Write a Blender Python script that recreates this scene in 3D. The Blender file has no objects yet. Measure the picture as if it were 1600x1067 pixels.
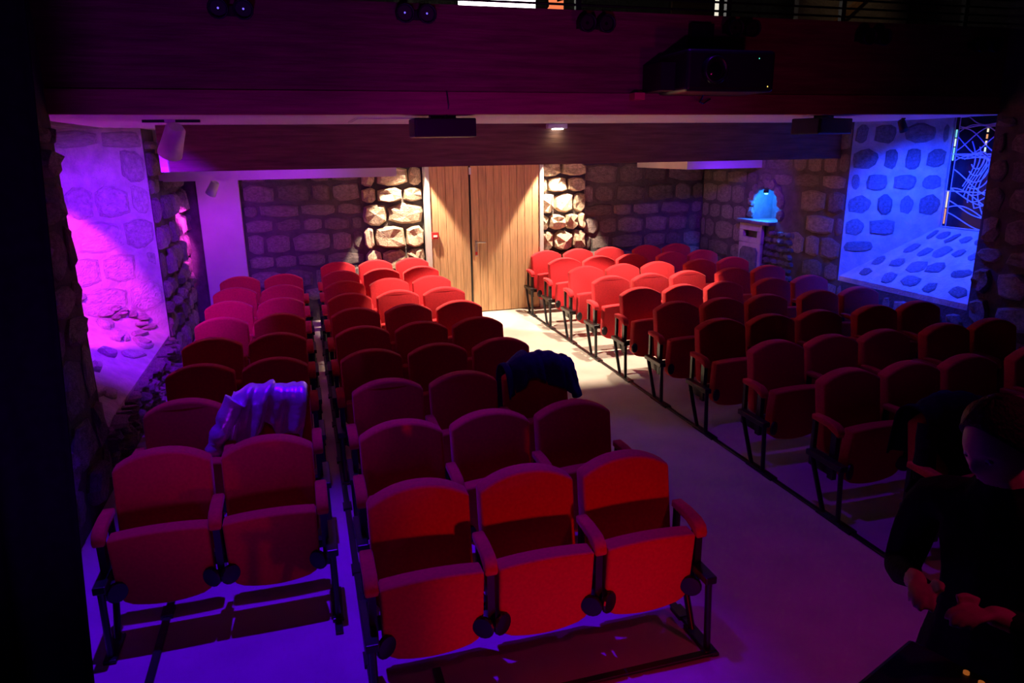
import bpy, bmesh, math, random
from mathutils import Vector, Matrix
PI = math.pi
S = bpy.context.scene
COL = S.collection

# ------------------------------------------------------------------ camera
def make_camera():
    f, yaw, pit, roll = 1108.0, 0.2832, 0.2641, -0.0142
    c = bpy.data.cameras.new('camera'); c.sensor_width = 36.0; c.lens = f / 1600 * 36.0
    c.clip_start = 0.05; c.clip_end = 100
    o = bpy.data.objects.new('camera', c); COL.objects.link(o)
    fw = Vector((math.sin(yaw)*math.cos(pit), math.cos(yaw)*math.cos(pit), -math.sin(pit)))
    rt = Vector((math.cos(yaw), -math.sin(yaw), 0)); up = rt.cross(fw)
    r2 = rt*math.cos(roll) + up*math.sin(roll); u2 = -rt*math.sin(roll) + up*math.cos(roll)
    m = Matrix((r2, u2, -fw)).transposed().to_4x4()
    m.translation = Vector((-0.4343, -3.0658, 2.4))
    o.matrix_world = m
    S.camera = o
make_camera()

# ------------------------------------------------------------------ world, exposure
w = bpy.data.worlds.new('World'); S.world = w; w.use_nodes = True
w.node_tree.nodes['Background'].inputs[0].default_value = (0.25, 0.05, 0.45, 1)
w.node_tree.nodes['Background'].inputs[1].default_value = 0.004
S.view_settings.view_transform = 'Standard'; S.view_settings.look = 'None'
S.view_settings.exposure = 0.0; S.view_settings.gamma = 1.0
S.view_settings.use_curve_mapping = False

# ------------------------------------------------------------------ stage lights (rig above and on the stage floor)
def spot(name, loc, tgt, col, watt, deg, blend=0.3, rad=0.04):
    l = bpy.data.lights.new(name, 'SPOT'); l.color = col; l.energy = watt
    l.spot_size = math.radians(deg); l.spot_blend = blend; l.shadow_soft_size = rad
    o = bpy.data.objects.new(name, l); COL.objects.link(o); o.location = loc
    o.rotation_euler = (Vector(tgt) - Vector(loc)).to_track_quat('-Z', 'Y').to_euler()
    return o
# violet wash from the lighting bar high over the first rows
spot('violet_wash_light', (-0.8, 2.0, 8.5), (-0.9, -0.3, 0), (0.09, 0.0, 1.0), 2800, 34, 0.7, 0.05)
spot('violet_aisle_light', (2.4, 1.6, 5.6), (2.4, 0.6, 0), (0.20, 0.0, 1.0), 150, 62, 1.0, 0.08)
# red stage floods: one near the floor in front of the first row, one above washing the floor
spot('red_flood_light', (0.9, -2.5, 0.12), (0.55, 0.0, 0.5), (1.0, 0.001, 0.020), 52, 62, 0.9, 0.06)
spot('red_floor_light', (2.6, -2.9, 3.8), (1.75, -1.2, 0), (1.0, 0.003, 0.22), 60, 50, 1.0, 0.1)
# dim magenta face light over the stage
spot('magenta_wash_light', (-0.6, -3.4, 4.6), (-0.5, 2.6, 0.7), (0.85, 0.005, 0.75), 20, 58, 1.0, 0.25)
# stage lights that rake the gallery front and the ceiling below it
spot('violet_gallery_light', (-1.0, -2.6, 0.5), (-1.2, 2.6, 2.9), (0.32, 0.002, 1.0), 150, 60, 1.0, 0.2)
spot('red_gallery_light', (2.4, -3.6, 0.6), (2.4, 2.6, 3.1), (1.0, 0.01, 0.36), 60, 46, 1.0, 0.2)
spot('magenta_ceiling_light', (-0.2, -3.2, 1.3), (1.7, 3.4, 2.75), (0.62, 0.0, 1.0), 170, 34, 1.0, 0.1)
# ------------------------------------------------------------------ materials
MATS = {}
def mat(name, col, rough=0.6, metal=0.0, spec=0.5, noise=None, bump=0.0, bscale=30, emit=None, estr=0, rand=0.0, sheen=0.0, coat=0.0, stretch=None):
    m = bpy.data.materials.new(name); m.use_nodes = True
    nt = m.node_tree; b = nt.nodes['Principled BSDF']
    b.inputs['Base Color'].default_value = (*col, 1); b.inputs['Roughness'].default_value = rough
    b.inputs['Metallic'].default_value = metal; b.inputs['Specular IOR Level'].default_value = spec
    if sheen:
        b.inputs['Sheen Weight'].default_value = sheen; b.inputs['Sheen Roughness'].default_value = 0.4
        b.inputs['Sheen Tint'].default_value = (1, 0.55, 0.5, 1)
    if coat: b.inputs['Coat Weight'].default_value = coat
    tc = nt.nodes.new('ShaderNodeTexCoord')
    src = tc.outputs['Object']
    if stretch:
        mp = nt.nodes.new('ShaderNodeMapping'); mp.inputs['Scale'].default_value = stretch
        nt.links.new(src, mp.inputs[0]); src = mp.outputs[0]
    if noise or rand:
        sc, amt = noise or (5, 0)
        nz = nt.nodes.new('ShaderNodeTexNoise'); nz.inputs['Scale'].default_value = sc; nz.inputs['Detail'].default_value = 6
        nt.links.new(src, nz.inputs['Vector'])
        mr = nt.nodes.new('ShaderNodeMapRange'); mr.inputs['From Min'].default_value = 0.3; mr.inputs['From Max'].default_value = 0.7
        mr.inputs['To Min'].default_value = 1 - amt; mr.inputs['To Max'].default_value = 1 + amt
        nt.links.new(nz.outputs['Fac'], mr.inputs['Value'])
        val = mr.outputs[0]
        if rand:
            oi = nt.nodes.new('ShaderNodeObjectInfo')
            m2 = nt.nodes.new('ShaderNodeMapRange'); m2.inputs['To Min'].default_value = 1 - rand; m2.inputs['To Max'].default_value = 1 + rand
            nt.links.new(oi.outputs['Random'], m2.inputs['Value'])
            mm = nt.nodes.new('ShaderNodeMath'); mm.operation = 'MULTIPLY'
            nt.links.new(val, mm.inputs[0]); nt.links.new(m2.outputs[0], mm.inputs[1]); val = mm.outputs[0]
        vm = nt.nodes.new('ShaderNodeVectorMath'); vm.operation = 'SCALE'; vm.inputs[0].default_value = col
        nt.links.new(val, vm.inputs['Scale']); nt.links.new(vm.outputs[0], b.inputs['Base Color'])
    if bump:
        n2 = nt.nodes.new('ShaderNodeTexNoise'); n2.inputs['Scale'].default_value = bscale; n2.inputs['Detail'].default_value = 5
        nt.links.new(src, n2.inputs['Vector'])
        bp = nt.nodes.new('ShaderNodeBump'); bp.inputs['Strength'].default_value = bump; bp.inputs['Distance'].default_value = 0.02
        nt.links.new(n2.outputs['Fac'], bp.inputs['Height']); nt.links.new(bp.outputs[0], b.inputs['Normal'])
    if emit:
        b.inputs['Emission Color'].default_value = (*emit, 1); b.inputs['Emission Strength'].default_value = estr
    MATS[name] = m
    return m
mat('fabric', (0.62, 0.030, 0.040), 0.9, spec=0.15, noise=(60, 0.10), bump=0.15, bscale=400, sheen=0.25)
mat('frame', (0.012, 0.012, 0.014), 0.32, spec=0.5, noise=(20, 0.2))
mat('floor', (0.52, 0.47, 0.40), 0.75, spec=0.3, noise=(3.0, 0.10), bump=0.12, bscale=220)
mat('stone', (0.27, 0.22, 0.20), 0.9, spec=0.2, noise=(9, 0.35), bump=0.9, bscale=26, rand=0.28)
mat('granite', (0.22, 0.215, 0.21), 0.9, spec=0.2, noise=(9, 0.3), bump=0.8, bscale=30, rand=0.25)
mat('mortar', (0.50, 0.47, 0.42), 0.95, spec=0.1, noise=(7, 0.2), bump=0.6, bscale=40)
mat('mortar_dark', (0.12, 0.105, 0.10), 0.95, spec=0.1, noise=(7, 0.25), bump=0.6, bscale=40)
mat('pale_stone', (0.46, 0.43, 0.40), 0.9, spec=0.2, noise=(7, 0.22), bump=1.0, bscale=16, rand=0.16)
mat('quoin', (0.55, 0.43, 0.30), 0.9, spec=0.2, noise=(9, 0.35), bump=1.0, bscale=22, rand=0.25)
mat('plaster', (0.62, 0.60, 0.57), 0.85, spec=0.2, noise=(4, 0.05), bump=0.1, bscale=60)
mat('oak', (0.62, 0.37, 0.19), 0.5, spec=0.35, noise=(4.5, 0.22), rand=0.10, bump=0.12, bscale=12, stretch=(9, 9, 0.7))
mat('beam_wood', (0.20, 0.10, 0.065), 0.6, spec=0.3, noise=(4, 0.3), bump=0.25, bscale=9, stretch=(0.6, 8, 8))
mat('trim_wood', (0.34, 0.15, 0.10), 0.55, spec=0.35, noise=(4, 0.25), bump=0.2, bscale=9, stretch=(0.6, 8, 8))
mat('black_plastic', (0.012, 0.012, 0.014), 0.45, spec=0.4, noise=(30, 0.2))
mat('white_metal', (0.72, 0.72, 0.74), 0.4, spec=0.5, noise=(20, 0.05))
mat('steel', (0.6, 0.58, 0.55), 0.3, metal=1.0, noise=(20, 0.05))
mat('curtain', (0.006, 0.006, 0.008), 0.95, spec=0.05, noise=(20, 0.2))
mat('lead', (0.55, 0.55, 0.58), 0.5, spec=0.4, noise=(30, 0.1))
mat('dark_glass', (0.006, 0.006, 0.012), 0.12, spec=0.5, noise=(10, 0.2))
mat('black_cloth', (0.010, 0.010, 0.013), 0.9, spec=0.1, noise=(30, 0.3), bump=0.3, bscale=40)
mat('navy_cloth', (0.035, 0.035, 0.15), 0.85, spec=0.2, noise=(30, 0.2), bump=0.3, bscale=50)
mat('silver_cloth', (0.74, 0.72, 0.78), 0.30, metal=0.35, spec=0.8, noise=(20, 0.1), bump=0.35, bscale=18)
mat('skin', (0.55, 0.33, 0.25), 0.55, spec=0.3, noise=(20, 0.06))
mat('hair', (0.03, 0.022, 0.018), 0.6, spec=0.3, noise=(60, 0.3), bump=0.6, bscale=90)
mat('eye', (0.6, 0.58, 0.55), 0.2, noise=(10, 0.05))
mat('iris', (0.03, 0.02, 0.015), 0.2, noise=(10, 0.05))
mat('red_plastic', (0.60, 0.03, 0.03), 0.4, noise=(20, 0.05))
mat('print_white', (0.8, 0.8, 0.8), 0.5, noise=(20, 0.03))
mat('orange_card', (0.75, 0.22, 0.10), 0.7, noise=(20, 0.05))
def glow(name, col, s): return mat(name, (0.02, 0.02, 0.02), 0.4, emit=col, estr=s)
glow('glow_white', (1, 0.97, 0.9), 6); glow('glow_warm', (1, 0.78, 0.5), 14); glow('glow_blue', (0.05, 0.35, 1), 14)
glow('glow_violet', (0.2, 0.12, 1), 1.2); glow('glow_magenta', (1, 0.05, 0.9), 6)
glow('led_green', (0.1, 1, 0.6), 1.5); glow('led_amber', (1, 0.6, 0.1), 2.5); glow('led_orange', (1, 0.25, 0.04), 0.25)
glow('pane_cyan', (0.25, 0.8, 1), 0.9); glow('pane_pale', (0.75, 0.95, 1), 1.0); glow('pane_cream', (1, 0.85, 0.6), 1.0); glow('pane_orange', (1, 0.42, 0.15), 0.8)
glow('glow_orange', (1, 0.22, 0.08), 1.0); glow('glow_slit', (1, 0.92, 0.75), 0.9)

# ------------------------------------------------------------------ mesh helpers
class MB:
    def __init__(s): s.v = []; s.f = []; s.sm = []
    def add(s, vs, fs, smooth=False):
        o = len(s.v); s.v += [tuple(v) for v in vs]; s.f += [tuple(i+o for i in f) for f in fs]; s.sm += [smooth]*len(fs)
        return s
    def box(s, x0, x1, y0, y1, z0, z1):
        vs = [(x, y, z) for z in (z0, z1) for y in (y0, y1) for x in (x0, x1)]
        return s.add(vs, [(0,2,3,1),(4,5,7,6),(0,1,5,4),(2,6,7,3),(0,4,6,2),(1,3,7,5)])
    def tube(s, pts, r, n=8, cap=True):
        pts = [Vector(p) for p in pts]; rs = r if isinstance(r, (list, tuple)) else [r]*len(pts)
        vs = []; fs = []
        ref = None
        for i, p in enumerate(pts):
            d = (pts[min(i+1, len(pts)-1)] - pts[max(i-1, 0)]).normalized()
            if ref is None:
                ref = Vector((0, 0, 1)) if abs(d.z) < 0.9 else Vector((1, 0, 0))
            a = d.cross(ref).normalized(); b = a.cross(d).normalized(); ref = b
            for k in range(n):
                t = 2*PI*k/n + PI/n
                vs.append(p + a*math.cos(t)*rs[i] + b*math.sin(t)*rs[i])
        for i in range(len(pts)-1):
            for k in range(n):
                fs.append((i*n+k, i*n+(k+1) % n, (i+1)*n+(k+1) % n, (i+1)*n+k))
        s.add(vs, fs, n > 5)
        if cap:
            s.add(vs[:n], [tuple(range(n))[::-1]]); s.add(vs[-n:], [tuple(range(n))])
        return s
    def lathe(s, prof, c=(0,0,0), axis=(0,0,1), n=16):
        ax = Vector(axis).normalized(); q = Vector((0,0,1)).rotation_difference(ax); c = Vector(c)
        vs = []; fs = []
        for r, h in prof:
            for k in range(n):
                t = 2*PI*k/n; vs.append(c + q @ Vector((r*math.cos(t), r*math.sin(t), h)))
        for i in range(len(prof)-1):
            for k in range(n):
                fs.append((i*n+k, i*n+(k+1) % n, (i+1)*n+(k+1) % n, (i+1)*n+k))
        s.add(vs, fs, True)
        s.add(vs[:n], [tuple(range(n))[::-1]]); s.add(vs[-n:], [tuple(range(n))])
        return s
    def pad(s, outline, y0, y1, r=0.015, seg=3, lean=0.0, zref=0.0, curve=0.0):
        """upholstered panel: outline in XZ extruded from y0 (front) to y1 (back) with rounded rims"""
        bm = bmesh.new(); n = len(outline)
        a = [bm.verts.new((x, y0, z)) for x, z in outline]; b = [bm.verts.new((x, y1, z)) for x, z in outline]
        fa = bm.faces.new(a); fb = bm.faces.new(b[::-1])
        for i in range(n): bm.faces.new((a[i], b[i], b[(i+1) % n], a[(i+1) % n]))
        bmesh.ops.recalc_face_normals(bm, faces=bm.faces)
        es = list(fa.edges) + list(fb.edges)
        bmesh.ops.bevel(bm, geom=es, offset=r, segments=seg, profile=0.5, affect='EDGES')
        bm.verts.index_update()
        vs = [(v.co.x, v.co.y + lean*(v.co.z - zref) + curve*v.co.x**2, v.co.z) for v in bm.verts]
        big = [tuple(v.index for v in f.verts) for f in bm.faces if len(f.verts) > 4]
        sm = [tuple(v.index for v in f.verts) for f in bm.faces if len(f.verts) <= 4]
        bm.free(); o = len(s.v)
        s.add(vs, sm, True); s.f += [tuple(i+o for i in f) for f in big]; s.sm += [True]*len(big)
        return s
    def mesh(s, name, *mats):
        me = bpy.data.meshes.new(name); me.from_pydata(s.v, [], s.f)
        for i, sm in enumerate(s.sm): me.polygons[i].use_smooth = sm
        for m in mats: me.materials.append(MATS[m])
        me.update(); return me
    def obj(s, name, m, parent=None, loc=(0,0,0)):
        return link(name, s.mesh(name, m), parent, loc)
def link(name, me, parent=None, loc=(0,0,0), rot=None, scale=None):
    o = bpy.data.objects.new(name, me); COL.objects.link(o); o.location = loc
    if parent: o.parent = parent
    if rot: o.rotation_euler = rot
    if scale: o.scale = scale
    return o
def tag(o, label, cat, group=None):
    o['label'] = label; o['category'] = cat
    if group: o['group'] = group
    return o
def thing(name, label, cat, loc=(0,0,0), rz=0, group=None):
    o = bpy.data.objects.new(name, None); COL.objects.link(o); o.location = loc; o.rotation_euler = (0, 0, rz)
    o.empty_display_size = 0.1
    return tag(o, label, cat, group)
def struct(name, mb, m, label=None):
    o = mb.obj(name, m); o['kind'] = 'structure'
    if label: o['label'] = label
    return o
def bevel(o, wd=0.006, seg=2):
    b = o.modifiers.new('bevel', 'BEVEL'); b.width = wd; b.segments = seg; b.limit_method = 'ANGLE'; return o

# ------------------------------------------------------------------ stone pieces
def stone_mesh(name, rng, m, jit, n=9, squareness=5.0, bulge=0.35):
    """unit stone, x,y in -.5...5, front at z=1; low polygon count"""
    ring = []
    for k in range(n):
        t = 2*PI*(k + rng.uniform(-.25, .25))/n
        c, s_ = math.cos(t), math.sin(t)
        r = 0.5/((abs(c)**squareness + abs(s_)**squareness)**(1/squareness)) * (1 + rng.uniform(-jit, jit*.3))
        ring.append((r*c, r*s_))
    vs = [(x, y, 0) for x, y in ring]
    vs += [(x*.98, y*.98, 0.55 + rng.uniform(-.1, .1)) for x, y in ring]
    vs += [(x*.80 + rng.uniform(-.02,.02), y*.80 + rng.uniform(-.02,.02), 0.9 + rng.uniform(-bulge, bulge)*.5) for x, y in ring]
    vs.append((rng.uniform(-.1,.1), rng.uniform(-.1,.1), 1.0 + rng.uniform(-bulge, bulge)*.5))
    fs = []
    for l in (0, 1):
        for k in range(n): fs.append((l*n+k, l*n+(k+1) % n, (l+1)*n+(k+1) % n, (l+1)*n+k))
    for k in range(n): fs.append((2*n+k, 2*n+(k+1) % n, 3*n))
    me = bpy.data.meshes.new(name); me.from_pydata(vs, [], fs); me.materials.append(MATS[m]); me.update()
    return me
_r = random.Random(5)
BLOCKS = [stone_mesh('stone_block', _r, 'stone', 0.07, 10, 7.0) for _ in range(10)]
ROUGH = [stone_mesh('rough_stone', _r, 'stone', 0.16, 9, 3.2, 0.6) for _ in range(10)]
GBLOCKS = [stone_mesh('granite_block', _r, 'granite', 0.15, 10, 4.2) for _ in range(10)]
GROUGH = [stone_mesh('granite_rubble', _r, 'granite', 0.18, 9, 3.0, 0.5) for _ in range(10)]
PALE = [stone_mesh('pale_block', _r, 'pale_stone', 0.07, 10, 7.0) for _ in range(10)]
PROUGH = [stone_mesh('pale_rubble', _r, 'pale_stone', 0.16, 9, 3.2, 0.5) for _ in range(10)]
QUOIN = [stone_mesh('quoin_stone', _r, 'quoin', 0.12, 10, 5.0, 0.5) for _ in range(12)]
def put_stone(parent, lib, rng, org, u, v, n, a, b, w_, h_, depth, spin=0.06):
    u, v, n = Vector(u).normalized(), Vector(v).normalized(), Vector(n).normalized()
    me = rng.choice(lib)
    t = rng.uniform(-spin, spin); uu = u*math.cos(t) + v*math.sin(t); vv = -u*math.sin(t) + v*math.cos(t)
    m = Matrix((uu*w_, vv*h_, n*depth)).transposed().to_4x4()
    m.translation = Vector(org) + u*a + v*b - n*0.01
    o = bpy.data.objects.new('stone', me); COL.objects.link(o)
    o.parent = parent; o.matrix_world = m
    return o
def courses(parent, lib, seed, org, u, v, n, U, V, hrange, wrange, gap, drange, skip=None, spin=0.03, flip=False):
    rng = random.Random(seed); b = 0.0
    while b < V - 0.04:
        h = min(rng.uniform(*hrange), V - b)
        if V - b - h < hrange[0]*.5: h = V - b
        a = -rng.uniform(0, wrange[0]*.7)
        while a < U - 0.03:
            wd = rng.uniform(*wrange)
            a0, a1 = max(a, 0), min(a + wd, U)
            if U - a1 < wrange[0]*.4: a1 = U
            if a1 - a0 > 0.05:
                ca, cb = (a0+a1)/2, b + h/2
                if not (skip and skip(ca, cb, a1-a0, h)):
                    put_stone(parent, lib, rng, org, u, v, n, ca, cb, a1-a0-gap*rng.uniform(.6, 1.4), h-gap*rng.uniform(.6, 1.4), rng.uniform(*drange), spin)
            a = a1 if a1 < U else U + 1
        b += h

XL, XR, YB, ZS = -1.95, 6.0, 7.56, 2.665
YF = 2.42      # gallery front
# ------------------------------------------------------------------ floor and shell
fl = struct('floor', MB().box(-3.2, 7.4, -4.2, 7.9, -0.1, 0), 'floor', 'pale beige floor running under the seats and along the aisle')
# back wall with a doorway
DX0, DX1, DH = 1.37, 3.04, 2.42
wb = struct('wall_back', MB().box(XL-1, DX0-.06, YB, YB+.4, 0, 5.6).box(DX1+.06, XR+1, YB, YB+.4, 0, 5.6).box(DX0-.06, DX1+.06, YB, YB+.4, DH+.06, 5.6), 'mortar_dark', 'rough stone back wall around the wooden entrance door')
cz = 2.12
courses(wb, BLOCKS, 3, (-1.2, YB, 0.30), (1,0,0), (0,0,1), (0,-1,0), 1.62, cz-.30+.05, (.17, .30), (.28, .58), .03, (.015, .05))
courses(wb, BLOCKS, 4, (3.86, YB, 0.30), (1,0,0), (0,0,1), (0,-1,0), XR-3.86, cz-.30+.05, (.19, .30), (.30, .62), .03, (.015, .05))
# rough proud quoins either side of the door
courses(wb, QUOIN, 13, (.42, YB, 0.30), (1,0,0), (0,0,1), (0,-1,0), .88, 2.15, (.16, .36), (.22, .48), .012, (.10, .19), spin=.07)
courses(wb, QUOIN, 15, (3.11, YB, 0.30), (1,0,0), (0,0,1), (0,-1,0), .78, 2.15, (.16, .34), (.20, .42), .012, (.10, .19), spin=.07)

# right wall: openings for the splayed window and the lamp niche
NY0, NY1, NZ0, NZ1 = 5.56, 6.14, 1.36, 1.80
WY0, WY1, SZ = 2.41, 4.27, .81
XW = 6.9                                                      # plane of the stained glass
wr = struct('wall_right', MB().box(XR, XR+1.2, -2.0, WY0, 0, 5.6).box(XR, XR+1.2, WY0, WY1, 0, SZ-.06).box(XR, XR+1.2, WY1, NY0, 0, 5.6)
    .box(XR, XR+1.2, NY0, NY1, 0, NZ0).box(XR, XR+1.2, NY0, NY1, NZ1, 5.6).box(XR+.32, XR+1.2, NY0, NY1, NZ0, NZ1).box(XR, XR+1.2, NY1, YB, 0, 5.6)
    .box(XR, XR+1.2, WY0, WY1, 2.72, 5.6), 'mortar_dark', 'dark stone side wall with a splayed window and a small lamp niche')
# splayed reveals of the window
def prism(pts, z0, z1):
    n = len(pts); return MB().add([(x, y, z0) for x, y in pts] + [(x, y, z1) for x, y in pts],
        [tuple(range(n))[::-1], tuple(range(n, 2*n))] + [(i, (i+1) % n, n+(i+1) % n, n+i) for i in range(n)])
WB0, WB1, SB = 2.98, 3.72, 1.43
rj = struct('wall_right_window_reveal', prism([(XR+.001, WY1), (XW, WB1), (XW+.25, WB1), (XW+.25, WY1+.01), (XR+.001, WY1+.01)], SZ-.06, 2.72), 'mortar', 'far splayed reveal of the right window with stones set in pale mortar')
rn = struct('wall_right_near_reveal', prism([(XR+.001, WY0), (XR+.001, WY0-.01), (XW+.25, WY0-.01), (XW+.25, WB0), (XW, WB0)], SZ-.06, 2.72), 'mortar', 'near splayed reveal of the right window')
sl = struct('wall_right_sill', MB().add([(XR+.01, WY0, SZ), (XR+.01, WY1, SZ), (XW, WB1, SB), (XW, WB0, SB), (XR+.01, WY0, SZ-.08), (XR+.01, WY1, SZ-.08), (XW+.25, WB1, SZ-.08), (XW+.25, WB0, SZ-.08), (XW+.25, WB1, SB), (XW+.25, WB0, SB)],
    [(0,1,2,3), (0,4,5,1), (3,2,8,9), (4,7,6,5), (1,5,6,8,2), (0,3,9,7,4), (9,8,6,7)]), 'mortar', 'steep window sill of cobbles in pale mortar under the stained glass')
struct('wall_right_window_back', MB().box(XW+.10, XW+.25, WB0, WB1, SB, 2.72), 'mortar_dark')
ju = Vector((XW-XR, WB1-WY1, 0)).normalized(); jn = Vector((ju.y, -ju.x, 0)); jl = math.hypot(XW-XR, WY1-WB1)
rng = random.Random(21)
def below_sill(a, b, w_, h_): return b - h_*.4 < (SB-SZ)*(a)/jl + .05
courses(rj, GBLOCKS, 27, (XR, WY1, SZ), ju, (0,0,1), jn, jl, 1.85, (.14, .34), (.18, .48), .055, (.015, .035), skip=below_sill, spin=.06)
# cobbles on the sill
sv = Vector((XW-XR, 0, SB-SZ)).normalized(); sn = Vector((-sv.z, 0, sv.x)); sL = math.hypot(XW-XR, SB-SZ)
rows = 4
for i in range(rows):
    fr = (i+.5)/rows; y0 = WY0 + (WB0-WY0)*fr + .05; y1 = WY1 + (WB1-WY1)*fr - .05
    n = 5
    for k in range(n):
        y = y0 + (y1-y0)*(k+.5+rng.uniform(-.15, .15)+(.2 if i % 2 else -.1))/n
        put_stone(sl, GROUGH, rng, (XR, y, SZ), (0,1,0), sv, sn, rng.uniform(-.02,.02), sL*fr+rng.uniform(-.03,.03), (y1-y0)/n*rng.uniform(.5,1.0), sL/rows*rng.uniform(.5,.85), .022, .5)
# wall faces seen in the dark and in the blue light
courses(wr, ROUGH, 31, (XR, -0.2, 0.2), (0,1,0), (0,0,1), (-1,0,0), WY0+.2, 2.45, (.16, .32), (.22, .5), .04, (.02, .07))
courses(wr, ROUGH, 32, (XR, WY0, 0.2), (0,1,0), (0,0,1), (-1,0,0), WY1-WY0, SZ-.30, (.14, .24), (.16, .4), .035, (.02, .06))
def niche_skip(a, b, w_, h_):
    y = WY1 + a; z = .2 + b
    if y + w_*.4 > NY0-.04 and y - w_*.4 < NY1+.04 and z + h_*.4 > NZ0-.05 and z - h_*.4 < NZ1+.04: return True
    return 5.15 < y < 6.35 and z - h_/2 < 1.30          # rubble and carved stone below the niche
courses(wr, BLOCKS, 33, (XR, WY1, 0.2), (0,1,0), (0,0,1), (-1,0,0), YB-WY1, 2.45, (.18, .34), (.26, .6), .03, (.012, .035), skip=niche_skip)
# stones round the niche, its arch, and the rubble beside the carved stone
for k in range(7):
    t = PI*(k+.5)/7; cy_, cz_ = (NY0+NY1)/2, NZ1-.16
    put_stone(wr, ROUGH, rng, (XR, cy_ + math.cos(t)*.33, cz_ + math.sin(t)*.25), (0, -math.sin(t), math.cos(t)), (0, math.cos(t), math.sin(t)), (-1,0,0), 0, 0, .15, .16, .05)
for z in (NZ0+.10, NZ0+.26):
    for y in (NY0-.06, NY1+.06): put_stone(wr, ROUGH, rng, (XR, y, z), (0,1,0), (0,0,1), (-1,0,0), 0, 0, .15, .15, .05)
for i in range(9):
    for k in range(7):
        put_stone(wr, GROUGH, rng, (XR, 5.18 + k*.088 + (i % 2)*.04, .42 + i*.098), (0,1,0), (0,0,1), (-1,0,0), 0, 0, rng.uniform(.06,.10), rng.uniform(.06,.09), rng.uniform(.03,.10), .5)
carved = thing('carved_stone', 'pale carved stone block with a dark slot below the lit niche', 'stone', (XR-.03, 6.05, 0.5))
bevel(MB().box(-.06, -.001, -.26, .28, 0, .52).obj('lower_block', 'mortar', carved), .015)
bevel(MB().box(-.06, -.001, -.26, .28, .52, .60).box(-.06, -.001, -.26, -.16, .60, .70).box(-.06, -.001, .18, .28, .60, .70).box(-.06, -.001, -.26, .28, .70, .80).obj('slot_surround', 'mortar', carved), .008)
MB().pad([(-.20, .06), (.18, .06), (.20, .12), (.20, .40), (.14, .46), (-.16, .46), (-.21, .40), (-.21, .12)], 0, .03, .008).obj('carved_shield', 'granite', carved, (-.055, 0, 0)).rotation_euler = (0, 0, PI/2)
ledge = tag(bevel(MB().box(XR-.13, XR-.001, 5.58, 6.36, 1.305, 1.36).obj('stone_ledge', 'granite'), .012), 'rough stone ledge jutting out under the blue lit niche', 'ledge')
nl = thing('niche_lamp', 'small blue lamp glowing inside the arched wall niche', 'lamp', (XR-.02, 5.84, NZ1))
MB().lathe([(.035, 0), (.04, -.03), (.03, -.05)], n=12).obj('housing', 'black_plastic', nl)
MB().lathe([(.026, -.045), (.026, -.06), (.012, -.068)], n=12).obj('lens', 'glow_blue', nl)
spot('niche_lamp_light', (XR-.02, 5.84, NZ1-.07), (XR+.30, 5.85, 1.5), (0.010, 0.16, 1.0), 170, 180, 0.4, 0.02)

# ------------------------------------------------------------------ stained glass
win = thing('stained_glass_window', 'tall dark stained glass window with pale swirling leadwork above the sill', 'window', (XW+.03, 0, 0))
MB().box(-.004, .012, WB0, WB1, SB, 2.70).obj('glass_panel', 'dark_glass', win)
fr = MB()
for y in (WB0+.012, WB0+.07, WB1-.07, WB1-.012): fr.tube([(-.006, y, SB), (-.006, y, 2.70)], .006, 6)
for z in (SB+.012, 1.86, 2.28): fr.tube([(-.006, WB0, z), (-.006, WB1, z)], .007, 6)
fr.obj('frame_bars', 'lead', win)
rng = random.Random(8); yc = (WB0+WB1)/2; hw = (WB1-WB0)/2 - .075
def came(fn, n=18): 
    pts = [fn(i/(n-1)) for i in range(n)]
    pts = [(-.008, max(yc-hw, min(yc+hw, yc+a)), max(SB+.01, min(2.69, b))) for a, b in pts]
    MB().tube(pts, .0065, 5).obj('lead_came', 'lead', win)
for k in range(7):                                              # nested ovals
    rx, rz, c0 = hw*(1-.12*k), .30*(1-.11*k), 1.98
    came(lambda t, rx=rx, rz=rz, k=k: (rx*math.cos(PI*(.3+1.15*t)+.2*k), c0 + .04*k + rz*math.sin(PI*(.3+1.15*t)+.2*k)))
for k in range(6):
    p = rng.uniform(-1, 1)
    came(lambda t, k=k, p=p: (hw*(-1+2*t), SB + .02 + .07*k + .16*math.sin(2.2*t+p)*t + .15*t*(k % 2)))
for k in range(9):
    s_ = 1 if k % 2 else -1; z0 = 2.10 + .055*k
    came(lambda t, s_=s_, z0=z0, k=k: (s_*hw*(1-2*t), z0 + .22*t + .06*math.sin(5*t+k)))
for k in range(6):
    came(lambda t, k=k: (hw*(-.55+.2*k) + .10*math.sin(3*t+k*.6), 1.62+.06*k + .50*t))
for y, segs in ((WB1-.041, [('pane_orange', 1.47, 1.66), ('pane_cream', 1.66, 1.86), ('dark_glass', 1.86, 2.20), ('pane_cyan', 2.20, 2.36), ('pane_pale', 2.36, 2.46), ('pane_cyan', 2.46, 2.56)]),
                (WB0+.041, [('dark_glass', 1.47, 1.9), ('pane_cyan', 1.9, 2.1), ('pane_cream', 2.1, 2.3), ('pane_pale', 2.3, 2.5)]),
                (3.28, [('pane_pale', 2.30, 2.36), ('pane_cream', 2.37, 2.43), ('pane_orange', 2.44, 2.50), ('pane_cream', 2.51, 2.56)])):
    for m, z0, z1 in segs:
        hwid = .009 if y == 3.28 else .008
        MB().box(-.012, -.005, y-hwid, y+hwid, z0+.006, z1-.006).obj('border_pane', m, win)

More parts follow.
